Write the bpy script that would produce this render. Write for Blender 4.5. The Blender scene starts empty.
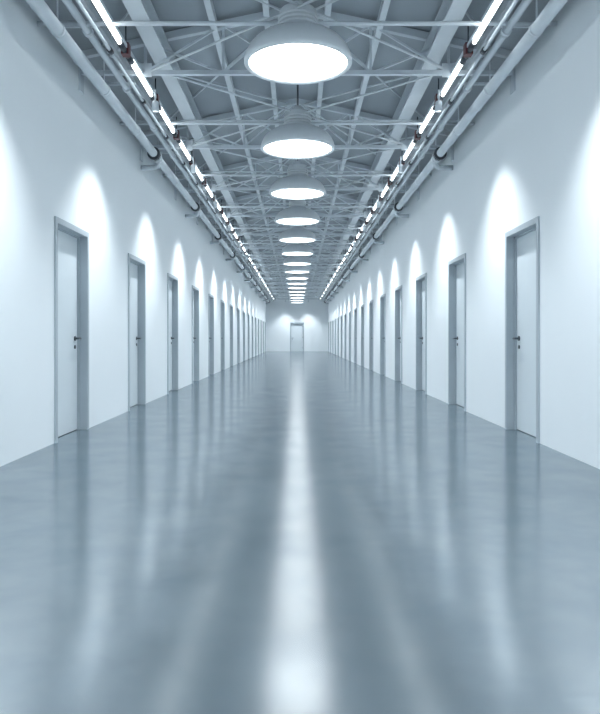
import bpy, bmesh, math, random
from mathutils import Vector, Matrix
random.seed(4)
scn = bpy.context.scene
scn.view_settings.view_transform = 'Standard'
scn.view_settings.look = 'None'
scn.view_settings.exposure = 0.9

W = 2.5; H0 = 1.085; Y0 = -4.0; Y1 = 54.8; P = 3.05
WT = 4.38      # wall height (eaves)
RIDGE = 4.98
DOOR0 = 7.0; DW = 1.12; DH = 2.34

# ---------------- materials ----------------
def mat(name, col, rough=0.5, metal=0.0, emis=None, estr=0, noise=0.0, nscale=5.0, bump=0.0, spec=0.5):
    m = bpy.data.materials.new(name); m.use_nodes = True
    nt = m.node_tree; b = nt.nodes['Principled BSDF']
    b.inputs['Base Color'].default_value = (*col, 1)
    b.inputs['Roughness'].default_value = rough
    b.inputs['Metallic'].default_value = metal
    b.inputs['Specular IOR Level'].default_value = spec
    if emis:
        b.inputs['Emission Color'].default_value = (*emis, 1)
        b.inputs['Emission Strength'].default_value = estr
    if noise > 0 or bump > 0:
        tc = nt.nodes.new('ShaderNodeTexCoord')
        n = nt.nodes.new('ShaderNodeTexNoise'); n.inputs['Scale'].default_value = nscale
        n.inputs['Detail'].default_value = 5
        nt.links.new(tc.outputs['Object'], n.inputs['Vector'])
        if noise > 0:
            r = nt.nodes.new('ShaderNodeValToRGB')
            r.color_ramp.elements[0].position = 0.3; r.color_ramp.elements[1].position = 0.7
            r.color_ramp.elements[0].color = (*[c*(1-noise) for c in col], 1)
            r.color_ramp.elements[1].color = (*[min(1, c*(1+noise)) for c in col], 1)
            nt.links.new(n.outputs['Fac'], r.inputs['Fac'])
            nt.links.new(r.outputs['Color'], b.inputs['Base Color'])
        if bump > 0:
            bp = nt.nodes.new('ShaderNodeBump'); bp.inputs['Strength'].default_value = bump
            bp.inputs['Distance'].default_value = 0.01
            nt.links.new(n.outputs['Fac'], bp.inputs['Height'])
            nt.links.new(bp.outputs['Normal'], b.inputs['Normal'])
    return m

M_wall = mat('wall_paint', (0.845, 0.893, 0.925), 0.6, noise=0.008, nscale=1.2, spec=0.3)
M_ceil = mat('roof_sheet', (0.33, 0.375, 0.415), 0.6, noise=0.05, nscale=1.0)
M_steel = mat('painted_steel', (0.66, 0.715, 0.76), 0.4, 0.1, noise=0.06, nscale=6)
M_beam = mat('beam_paint', (0.58, 0.635, 0.68), 0.5, noise=0.04, nscale=3)
M_pipe = mat('pipe_metal', (0.60, 0.655, 0.70), 0.35, 0.3, noise=0.05, nscale=4)
M_dark = mat('dark_clamp', (0.06, 0.07, 0.085), 0.45, 0.3, noise=0.1, nscale=20)
M_red = mat('red_cap', (0.12, 0.03, 0.032), 0.4, noise=0.1, nscale=20)
M_door = mat('door_leaf_paint', (0.65, 0.715, 0.755), 0.4, noise=0.02, nscale=2)
M_frame = mat('door_frame_paint', (0.44, 0.50, 0.545), 0.4, 0.1, noise=0.03, nscale=3)
M_handle = mat('handle_metal', (0.12, 0.14, 0.16), 0.3, 0.9, noise=0.05, nscale=30)
M_shade = mat('lamp_enamel', (0.70, 0.745, 0.78), 0.35, noise=0.02, nscale=6)
M_disc = mat('lamp_diffuser', (0.9, 0.9, 0.9), 0.4, emis=(0.94, 0.985, 1.0), estr=3.0)
M_tube = mat('tube_glow', (0.9, 0.9, 0.9), 0.4, emis=(0.92, 0.98, 1.0), estr=3.2)
M_lens = mat('spot_lens', (0.9, 0.9, 0.9), 0.4, emis=(0.93, 0.98, 1.0), estr=1.0)

# floor: polished concrete, power-trowelled along the hall
mf = bpy.data.materials.new('polished_concrete'); mf.use_nodes = True
nt = mf.node_tree; b = nt.nodes['Principled BSDF']; L = nt.links
b.distribution = 'MULTI_GGX'
tc = nt.nodes.new('ShaderNodeTexCoord')
n1 = nt.nodes.new('ShaderNodeTexNoise'); n1.inputs['Scale'].default_value = 1.5; n1.inputs['Detail'].default_value = 10; n1.inputs['Roughness'].default_value = 0.7
n1.inputs['Distortion'].default_value = 0.5
L.new(tc.outputs['Object'], n1.inputs['Vector'])
r1 = nt.nodes.new('ShaderNodeValToRGB')
r1.color_ramp.elements[0].position = 0.34; r1.color_ramp.elements[0].color = (0.070, 0.104, 0.130, 1)
r1.color_ramp.elements[1].position = 0.66; r1.color_ramp.elements[1].color = (0.135, 0.174, 0.202, 1)
L.new(n1.outputs['Fac'], r1.inputs['Fac'])
L.new(r1.outputs['Color'], b.inputs['Base Color'])
# polish varies a little from patch to patch
n2 = nt.nodes.new('ShaderNodeTexNoise'); n2.inputs['Scale'].default_value = 2.4; n2.inputs['Detail'].default_value = 8; n2.inputs['Roughness'].default_value = 0.65
L.new(tc.outputs['Object'], n2.inputs['Vector'])
r2 = nt.nodes.new('ShaderNodeValToRGB')
r2.color_ramp.elements[0].position = 0.34; r2.color_ramp.elements[0].color = (0.84, 0.885, 0.92, 1)
r2.color_ramp.elements[1].position = 0.62; r2.color_ramp.elements[1].color = (0.97, 0.99, 1.0, 1)
L.new(n2.outputs['Fac'], r2.inputs['Fac']); L.new(r2.outputs['Color'], b.inputs['Specular Tint'])
mr = nt.nodes.new('ShaderNodeMapRange'); mr.inputs['From Min'].default_value = 0.3; mr.inputs['From Max'].default_value = 0.7
mr.inputs['To Min'].default_value = 0.195; mr.inputs['To Max'].default_value = 0.165
L.new(n2.outputs['Fac'], mr.inputs['Value']); L.new(mr.outputs['Result'], b.inputs['Roughness'])
b.inputs['IOR'].default_value = 4.6
b.inputs['Specular IOR Level'].default_value = 0.5
b.inputs['Anisotropic'].default_value = 0.35
cx = nt.nodes.new('ShaderNodeCombineXYZ'); cx.inputs['Y'].default_value = 1.0
L.new(cx.outputs['Vector'], b.inputs['Tangent'])

# ---------------- mesh helpers ----------------
class B:
    def __init__(s): s.bm = bmesh.new(); s.mats = []
    def mi(s, m):
        if m not in s.mats: s.mats.append(m)
        return s.mats.index(m)
    def box(s, a, c, m):
        i = s.mi(m); x0,y0,z0 = a; x1,y1,z1 = c
        v = [s.bm.verts.new(p) for p in [(x0,y0,z0),(x1,y0,z0),(x1,y1,z0),(x0,y1,z0),(x0,y0,z1),(x1,y0,z1),(x1,y1,z1),(x0,y1,z1)]]
        for f in [(0,3,2,1),(4,5,6,7),(0,1,5,4),(1,2,6,5),(2,3,7,6),(3,0,4,7)]:
            fc = s.bm.faces.new([v[k] for k in f]); fc.material_index = i
    def obox(s, p, q, w, h, m):
        i = s.mi(m); p = Vector(p); q = Vector(q); d = (q-p).normalized()
        up = Vector((0,0,1)) if abs(d.z) < 0.95 else Vector((0,1,0))
        a = d.cross(up).normalized(); u = a.cross(d).normalized()
        vs = []
        for o in (p, q):
            for sx, sz in ((-1,-1),(1,-1),(1,1),(-1,1)):
                vs.append(s.bm.verts.new(o + a*sx*w/2 + u*sz*h/2))
        for f in [(3,2,1,0),(4,5,6,7),(0,1,5,4),(1,2,6,5),(2,3,7,6),(3,0,4,7)]:
            fc = s.bm.faces.new([vs[k] for k in f]); fc.material_index = i
    def tube(s, pts, r, m, n=12):
        i = s.mi(m); pts = [Vector(p) for p in pts]; rings = []
        for k, p in enumerate(pts):
            if k == 0: d = pts[1]-pts[0]
            elif k == len(pts)-1: d = pts[-1]-pts[-2]
            else: d = (pts[k+1]-p).normalized() + (p-pts[k-1]).normalized()
            d.normalize()
            up = Vector((0,0,1)) if abs(d.z) < 0.9 else Vector((1,0,0))
            if len(pts) > 2: up = Vector((0.12, 0.97, 0.2)).normalized()
            a = d.cross(up).normalized(); u = a.cross(d).normalized()
            rings.append([s.bm.verts.new(p + (a*math.cos(t*2*math.pi/n) + u*math.sin(t*2*math.pi/n))*r) for t in range(n)])
        for k in range(len(rings)-1):
            for t in range(n):
                fc = s.bm.faces.new([rings[k][t], rings[k][(t+1)%n], rings[k+1][(t+1)%n], rings[k+1][t]])
                fc.material_index = i; fc.smooth = True
        for rg in (rings[0], rings[-1]):
            fc = s.bm.faces.new(rg); fc.material_index = i
    def lathe(s, prof, m, n=48, cap=False):
        i = s.mi(m); rings = []
        for r, z in prof:
            rings.append([s.bm.verts.new((r*math.cos(t*2*math.pi/n), r*math.sin(t*2*math.pi/n), z)) for t in range(n)])
        for k in range(len(rings)-1):
            for t in range(n):
                fc = s.bm.faces.new([rings[k][t], rings[k][(t+1)%n], rings[k+1][(t+1)%n], rings[k+1][t]])
                fc.material_index = i; fc.smooth = True
        if cap:
            for rg in (rings[0], rings[-1]):
                fc = s.bm.faces.new(rg); fc.material_index = i
    def done(s, name, parent=None, fix=True, loc=None):
        if fix: bmesh.ops.recalc_face_normals(s.bm, faces=s.bm.faces)
        me = bpy.data.meshes.new(name); s.bm.to_mesh(me); s.bm.free()
        for m in s.mats: me.materials.append(m)
        o = bpy.data.objects.new(name, me); scn.collection.objects.link(o)
        if loc: o.location = loc
        if parent: o.parent = parent
        return o
def empty(name, loc=(0,0,0)):
    e = bpy.data.objects.new(name, None); e.location = loc; e.empty_display_size = 0.2
    scn.collection.objects.link(e); return e
def inst(me, name, loc=(0,0,0), parent=None, rot=None):
    o = bpy.data.objects.new(name, me); o.location = loc; scn.collection.objects.link(o)
    if rot: o.rotation_euler = rot
    if parent: o.parent = parent
    return o

# ---------------- room shell ----------------
g = B(); g.box((-W-0.25, Y0-0.25, -0.2), (W+0.25, Y1+0.25, 0), mf); g.done('floor')
ks = list(range(-3, 16))
for side, nm in ((-1, 'wall_left'), (1, 'wall_right')):
    g = B(); xa, xb = sorted((side*W, side*(W+0.25)))
    y = Y0 - 0.25
    for k in ks:
        d0 = DOOR0 + k*P
        g.box((xa, y, 0), (xb, d0, WT), M_wall)
        g.box((xa, d0, DH), (xb, d0+DW, WT), M_wall)
        y = d0 + DW
    g.box((xa, y, 0), (xb, Y1+0.25, WT), M_wall)
    g.done(nm)
def gable(g, y0, y1, hole=None):
    i = g.mi(M_wall)
    if hole:
        hx, hz = hole
        g.box((-W, y0, 0), (-hx, y1, WT), M_wall); g.box((hx, y0, 0), (W, y1, WT), M_wall)
        g.box((-hx, y0, hz), (hx, y1, WT), M_wall)
    else:
        g.box((-W, y0, 0), (W, y1, WT), M_wall)
    a = [g.bm.verts.new(p) for p in ((-W,y0,WT),(W,y0,WT),(0,y0,RIDGE))]
    c = [g.bm.verts.new(p) for p in ((-W,y1,WT),(W,y1,WT),(0,y1,RIDGE))]
    g.bm.faces.new(a); g.bm.faces.new(c)
    for p in range(3): g.bm.faces.new((a[p], a[(p+1)%3], c[(p+1)%3], c[p]))
g = B(); gable(g, Y1, Y1+0.25, (0.56, DH)); g.done('wall_far')
g = B(); gable(g, Y0-0.25, Y0); g.done('wall_back')
g = B()
for s in (-1, 1):
    i = g.mi(M_ceil)
    p = [(s*(W+0.25), Y0-0.25, WT-0.06), (0, Y0-0.25, RIDGE), (0, Y1+0.25, RIDGE), (s*(W+0.25), Y1+0.25, WT-0.06)]
    lo = [g.bm.verts.new(q) for q in p]; hi = [g.bm.verts.new((q[0], q[1], q[2]+0.2)) for q in p]
    g.bm.faces.new(lo); g.bm.faces.new(hi)
    for k in range(4): g.bm.faces.new((lo[k], lo[(k+1)%4], hi[(k+1)%4], hi[k]))
g.done('ceiling')

# ---------------- doors ----------------
def door_mesh(side):
    gl = B(); s = side
    def bx(a, c, m):
        x0, x1 = sorted((a[0]*s, c[0]*s)); gl.box((x0, a[1], a[2]), (x1, c[1], c[2]), m)
    fw = 0.06
    bx((-0.018, 0.0, 0), (0.16, fw, DH), M_frame)
    bx((-0.018, DW-fw, 0), (0.16, DW, DH), M_frame)
    bx((-0.018, fw, DH-fw), (0.16, DW-fw, DH), M_frame)
    bx((0.075, fw, 0), (0.10, fw+0.018, DH-fw), M_frame)
    bx((0.075, DW-fw-0.018, 0), (0.10, DW-fw, DH-fw), M_frame)
    bx((0.075, fw, DH-fw-0.018), (0.10, DW-fw, DH-fw), M_frame)
    bx((0.10, fw+0.006, 0.008), (0.15, DW-fw-0.006, DH-fw-0.006), M_door)
    bx((0.16, 0.0, 0.0), (0.24, DW, DH), M_frame)
    for z in (0.3, 1.15, 2.0):
        gl.tube([(0.088*s, fw+0.03, z-0.05), (0.088*s, fw+0.03, z+0.05)], 0.012, M_handle, 8)
    hy = DW-fw-0.11; hz = 1.08
    gl.tube([(0.10*s, hy, hz), (0.088*s, hy, hz)], 0.028, M_handle, 16)
    gl.tube([(0.09*s, hy, hz), (0.03*s, hy, hz)], 0.011, M_handle, 10)
    gl.tube([(0.035*s, hy+0.012, hz), (0.035*s, hy-0.13, hz)], 0.012, M_handle, 10)
    gl.tube([(0.10*s, hy, hz-0.10), (0.09*s, hy, hz-0.10)], 0.022, M_handle, 16)
    bmesh.ops.recalc_face_normals(gl.bm, faces=gl.bm.faces)
    me = bpy.data.meshes.new('door_mesh'); gl.bm.to_mesh(me); gl.bm.free()
    for m in gl.mats: me.materials.append(m)
    return me
dn = 1
for side in (-1, 1):
    me = door_mesh(side)
    for k in ks:
        inst(me, 'door_%d' % dn, (side*W, DOOR0+k*P, 0)); dn += 1
meR = door_mesh(1)
inst(meR, 'door_%d' % dn, (DW/2, Y1, 0), rot=(0, 0, math.radians(90)))

# ---------------- pendant lamps ----------------
def mesh_of(g, name, fix=True):
    if fix: bmesh.ops.recalc_face_normals(g.bm, faces=g.bm.faces)
    me = bpy.data.meshes.new(name); g.bm.to_mesh(me); g.bm.free()
    for m in g.mats: me.materials.append(m)
    return me
g = B()
prof = [(0.470,0.016),(0.477,0.0),(0.505,0.0),(0.515,0.012),(0.514,0.04),(0.50,0.09),(0.47,0.15),(0.422,0.205),(0.358,0.25),(0.285,0.283),(0.22,0.30),(0.19,0.31),
        (0.178,0.325),(0.178,0.50),(0.165,0.52),(0.11,0.535),(0.07,0.55),(0.06,0.59),(0.03,0.605)]
g.lathe(prof, M_shade, 56)
for z in (0.35, 0.39, 0.43):
    g.lathe([(0.179,z),(0.194,z+0.004),(0.194,z+0.018),(0.179,z+0.022)], M_shade, 40)
shade_me = mesh_of(g, 'shade_mesh')
g = B()
g.lathe([(0.472,0.016),(0.40,0.012),(0.2,0.008),(0.01,0.006)], M_disc, 56, cap=True)
disc_me = mesh_of(g, 'diffuser_mesh')
RIMZ = H0 + 2.61
g = B()
g.tube([(0,0,0.59),(0,0,RIDGE-0.02-RIMZ)], 0.012, M_dark, 8)
g.lathe([(0.05,RIDGE-0.12-RIMZ),(0.05,RIDGE-0.05-RIMZ)], M_steel, 16, cap=True)
rod_me = mesh_of(g, 'rod_mesh')
for k in range(-3, 16):
    e = empty('pendant_lamp', (0.01, 6.5 + k*2.93, RIMZ))
    inst(shade_me, 'shade', parent=e); inst(disc_me, 'diffuser', parent=e); inst(rod_me, 'suspension_rod', parent=e)

# ---------------- roof trusses ----------------
CZ = H0 + 3.06
def truss():
    g = B(); zt = WT-0.03
    def roofz(x): return RIDGE-0.10 - (RIDGE-0.10-zt)*abs(x)/W
    g.obox((-W+0.0,0,CZ), (W-0.0,0,CZ), 0.05, 0.05, M_steel)
    for s in (-1,1):
        g.obox((s*W,0,roofz(W)), (0,0,roofz(0)), 0.07, 0.08, M_beam)
        xs = [0.0, 0.85, 1.75]
        for a, c in zip(xs[:-1], xs[1:]):
            g.obox((s*a,0.015,CZ), (s*c,0.015,roofz(c)), 0.024, 0.024, M_steel)
            g.obox((s*c,-0.015,CZ), (s*a,-0.015,roofz(a)), 0.024, 0.024, M_steel)
            g.obox((s*c,0,CZ), (s*c,0,roofz(c)), 0.03, 0.03, M_steel)
        g.obox((s*(W-0.01),-0.07,CZ-0.10), (s*(W-0.01),0.07,CZ-0.10), 0.02, 0.25, M_steel)
    g.obox((0,0.03,CZ), (0,0.03,roofz(0)), 0.035, 0.035, M_steel)
    for x in (-1.75, -0.0, 1.75):
        g.box((x-0.08,-0.03,CZ-0.06), (x+0.08,-0.022,CZ+0.10), M_steel)
    return mesh_of(g, 'truss_mesh')
tm = truss()
ty = [7.85 + k*P for k in range(-3, 16)]
for y in ty: inst(tm, 'roof_truss', (0, y, 0))
g = B()
g.tube([(-W,0,CZ-0.03),(W,0,CZ-0.03)], 0.022, M_steel, 10)
g.tube([(-W,0.35,CZ+0.12),(W,0.35,CZ+0.12)], 0.013, M_steel, 8)
cb = mesh_of(g, 'crossbar_mesh')
for y in ty: inst(cb, 'ceiling_crossbar', (0, y-1.3, 0))
g = B()
for i in range(len(ty)-1):
    a, c = ty[i], ty[i+1]
    for s in (-1,1):
        g.tube([(s*0.1,a,RIDGE-0.15),(s*2.3,c,WT+0.0)], 0.014, M_steel, 6)
        g.tube([(s*2.3,a,WT+0.0),(s*0.1,c,RIDGE-0.15)], 0.014, M_steel, 6)
        g.tube([(-s*1.7,a,CZ+0.03+0.015*s),(s*1.7,c,CZ+0.03+0.015*s)], 0.013, M_steel, 6)
g.done('roof_cross_bracing')
def ibeam(g, x, z, w, h, m):
    g.box((x-w/2, Y0, z-h/2), (x+w/2, Y1-0.005, z-h/2+0.018), m)
    g.box((x-w/2, Y0, z+h/2-0.018), (x+w/2, Y1-0.005, z+h/2), m)
    g.box((x-0.01, Y0, z-h/2+0.018), (x+0.01, Y1-0.005, z+h/2-0.018), m)
for s in (-1,1):
    g = B(); ibeam(g, s*1.58, CZ+0.27, 0.18, 0.22, M_beam); g.done('roof_beam')
g = B()
for s in (-1,1):
    for x in (0.35, 0.95, 2.1):
        z = RIDGE-0.02 - (RIDGE-WT+0.06)*x/(W+0.25)
        g.box((s*x-0.035, Y0, z-0.10), (s*x+0.035, Y1-0.005, z), M_steel)
g.done('roof_purlins')

# ---------------- tube light runs ----------------
TX, TZ = 1.80, H0+3.0
for s in (-1,1):
    e = empty('tube_light_run', (s*TX, 0, TZ))
    g = B(); gt = B()
    n = int((Y1-Y0)/1.5)
    g.box((-0.028, Y0+0.1, 0.03), (0.028, Y1-0.1, 0.07), M_steel)
    for i in range(n):
        y = 7.15 + (i-8)*1.5
        if y < Y0+0.3 or y > Y1-1.6: continue
        gt.tube([(0,y+0.24,0),(0,y+1.26,0)], 0.021, M_tube, 12)
        g.tube([(0,y+0.09,0),(0,y+0.25,0)], 0.03, M_dark, 12)
        g.tube([(0,y+1.25,0),(0,y+1.41,0)], 0.03, M_dark, 12)
        g.box((-0.04,y-0.05,-0.03),(0.04,y+0.05,0.09), M_red)
        g.tube([(0,y-0.1,-0.005),(0,y+0.1,-0.005)], 0.024, M_dark, 10)
        g.tube([(0,y,0.08),(0,y,0.30)], 0.008, M_dark, 6)
    g.done('rail', e); gt.done('tubes', e)

# ---------------- pipes ----------------
def collar(g, x, y, z, r, m, l=0.05):
    g.tube([(x,y-l,z),(x,y+l,z)], r, m, 20)
PE = Y1-0.005
for s in (-1,1):
    g = B(); X, Z, R = 2.22*s, H0+2.86, 0.062
    g.tube([(X,Y0+0.005,Z),(X,PE,Z)], R, M_pipe, 24)
    y = 10.6 - 3*4.3
    while y < Y1-1:
        if not 5 < y < 7:
            collar(g, X, y-0.07, Z, R+0.035, M_dark, 0.022); collar(g, X, y+0.07, Z, R+0.035, M_steel, 0.022)
            collar(g, X, y, Z, R+0.015, M_dark, 0.06)
            for t in range(8):
                a = t*math.pi/4
                g.tube([(X+math.cos(a)*(R+0.02),y-0.11,Z+math.sin(a)*(R+0.02)),(X+math.cos(a)*(R+0.02),y+0.11,Z+math.sin(a)*(R+0.02))],0.008,M_dark,6)
            g.tube([(X,y+0.3,Z),(X,y+0.3,Z-0.06),(X+s*0.02,y+0.3,Z-0.11),(X+s*0.07,y+0.3,Z-0.13),(s*(W-0.002),y+0.3,Z-0.13)],0.04,M_pipe,14)
        y += 4.3
    y = 0.2
    while y < Y1-0.5:
        collar(g, X, y, Z, R+0.008, M_steel, 0.02)
        g.tube([(X,y,Z),(X,y,WT+0.05)], 0.009, M_steel, 6)
        y += 1.525
    g.done('ceiling_pipe')
    g = B()
    X2, Z2 = 2.06*s, H0+3.02
    g.tube([(X2,Y0+0.005,Z2),(X2,PE,Z2)], 0.038, M_pipe, 14)
    X3, Z3 = 1.95*s, H0+3.0
    g.tube([(X3,Y0+0.005,Z3),(X3,PE,Z3)], 0.018, M_pipe, 10)
    X4, Z4 = 2.38*s, H0+3.03
    g.tube([(X4,Y0+0.005,Z4),(X4,PE,Z4)], 0.045, M_pipe, 14)
    y = 0.6
    while y < Y1-0.5:
        collar(g, X2, y, Z2, 0.05, M_steel, 0.03); collar(g, X4, y+0.7, Z4, 0.057, M_steel, 0.03)
        collar(g, X3, y+0.4, Z3, 0.028, M_dark, 0.04)
        g.box((min(X3,X4),y-0.015,Z2+0.04),(max(X3,X4),y+0.015,Z2+0.07),M_steel)
        y += 1.525
    g.done('conduit_pipes')

# ---------------- wall-washing spot lamps ----------------
g = B()
g.lathe([(0.03,0.13),(0.042,0.12),(0.045,0.0),(0.04,0.0),(0.038,0.02),(0.0005,0.02)], M_steel, 20)
g.tube([(0,0,0.12),(0,0,0.27)], 0.01, M_steel, 8)
can_me = mesh_of(g, 'spot_can_mesh')
g = B(); g.lathe([(0.001,0.014),(0.037,0.014)], M_lens, 20); lens_me = mesh_of(g, 'spot_lens_mesh')
def spotdata(name, en):
    ld = bpy.data.lights.new(name, 'SPOT'); ld.energy = en; ld.color = (0.90, 0.965, 1.0)
    ld.spot_size = math.radians(98); ld.spot_blend = 0.95; ld.shadow_soft_size = 0.06
    return ld
ldA = spotdata('spot_light', 195); ldB = spotdata('spot_light_end', 190)
def spot(x, y, z, tilt, ld):
    e = empty('wall_washer_lamp', (x, y, z))
    inst(can_me, 'can', parent=e); inst(lens_me, 'lens', parent=e)
    l = bpy.data.objects.new('bulb', ld); scn.collection.objects.link(l); l.parent = e; l.location = (0,0,-0.01)
    l.rotation_euler = tilt
    return e
SX = 1.73; SZ = H0+2.76
for s in (-1,1):
    for k in range(-4, 15):
        spot(s*SX, 8.3+k*P, SZ, (0, math.radians(-3)*s, 0), ldA)
for x in (-0.9, 0.9):
    spot(x, Y1-0.9, SZ+0.1, (0,0,0), ldB)

# ---------------- world + camera ----------------
w = bpy.data.worlds.new('world'); scn.world = w; w.use_nodes = True
w.node_tree.nodes['Background'].inputs['Color'].default_value = (0.6, 0.7, 0.8, 1)
w.node_tree.nodes['Background'].inputs['Strength'].default_value = 0.3
cd = bpy.data.cameras.new('camera'); cam = bpy.data.objects.new('camera', cd); scn.collection.objects.link(cam)
cam.location = (0, 0, H0); cam.rotation_euler = (math.radians(90), 0, 0)
cd.sensor_width = 36; cd.lens = 680/714*36; cd.shift_y = -19/714; cd.shift_x = 3/714
cd.clip_end = 200; cd.clip_start = 0.05
scn.camera = cam
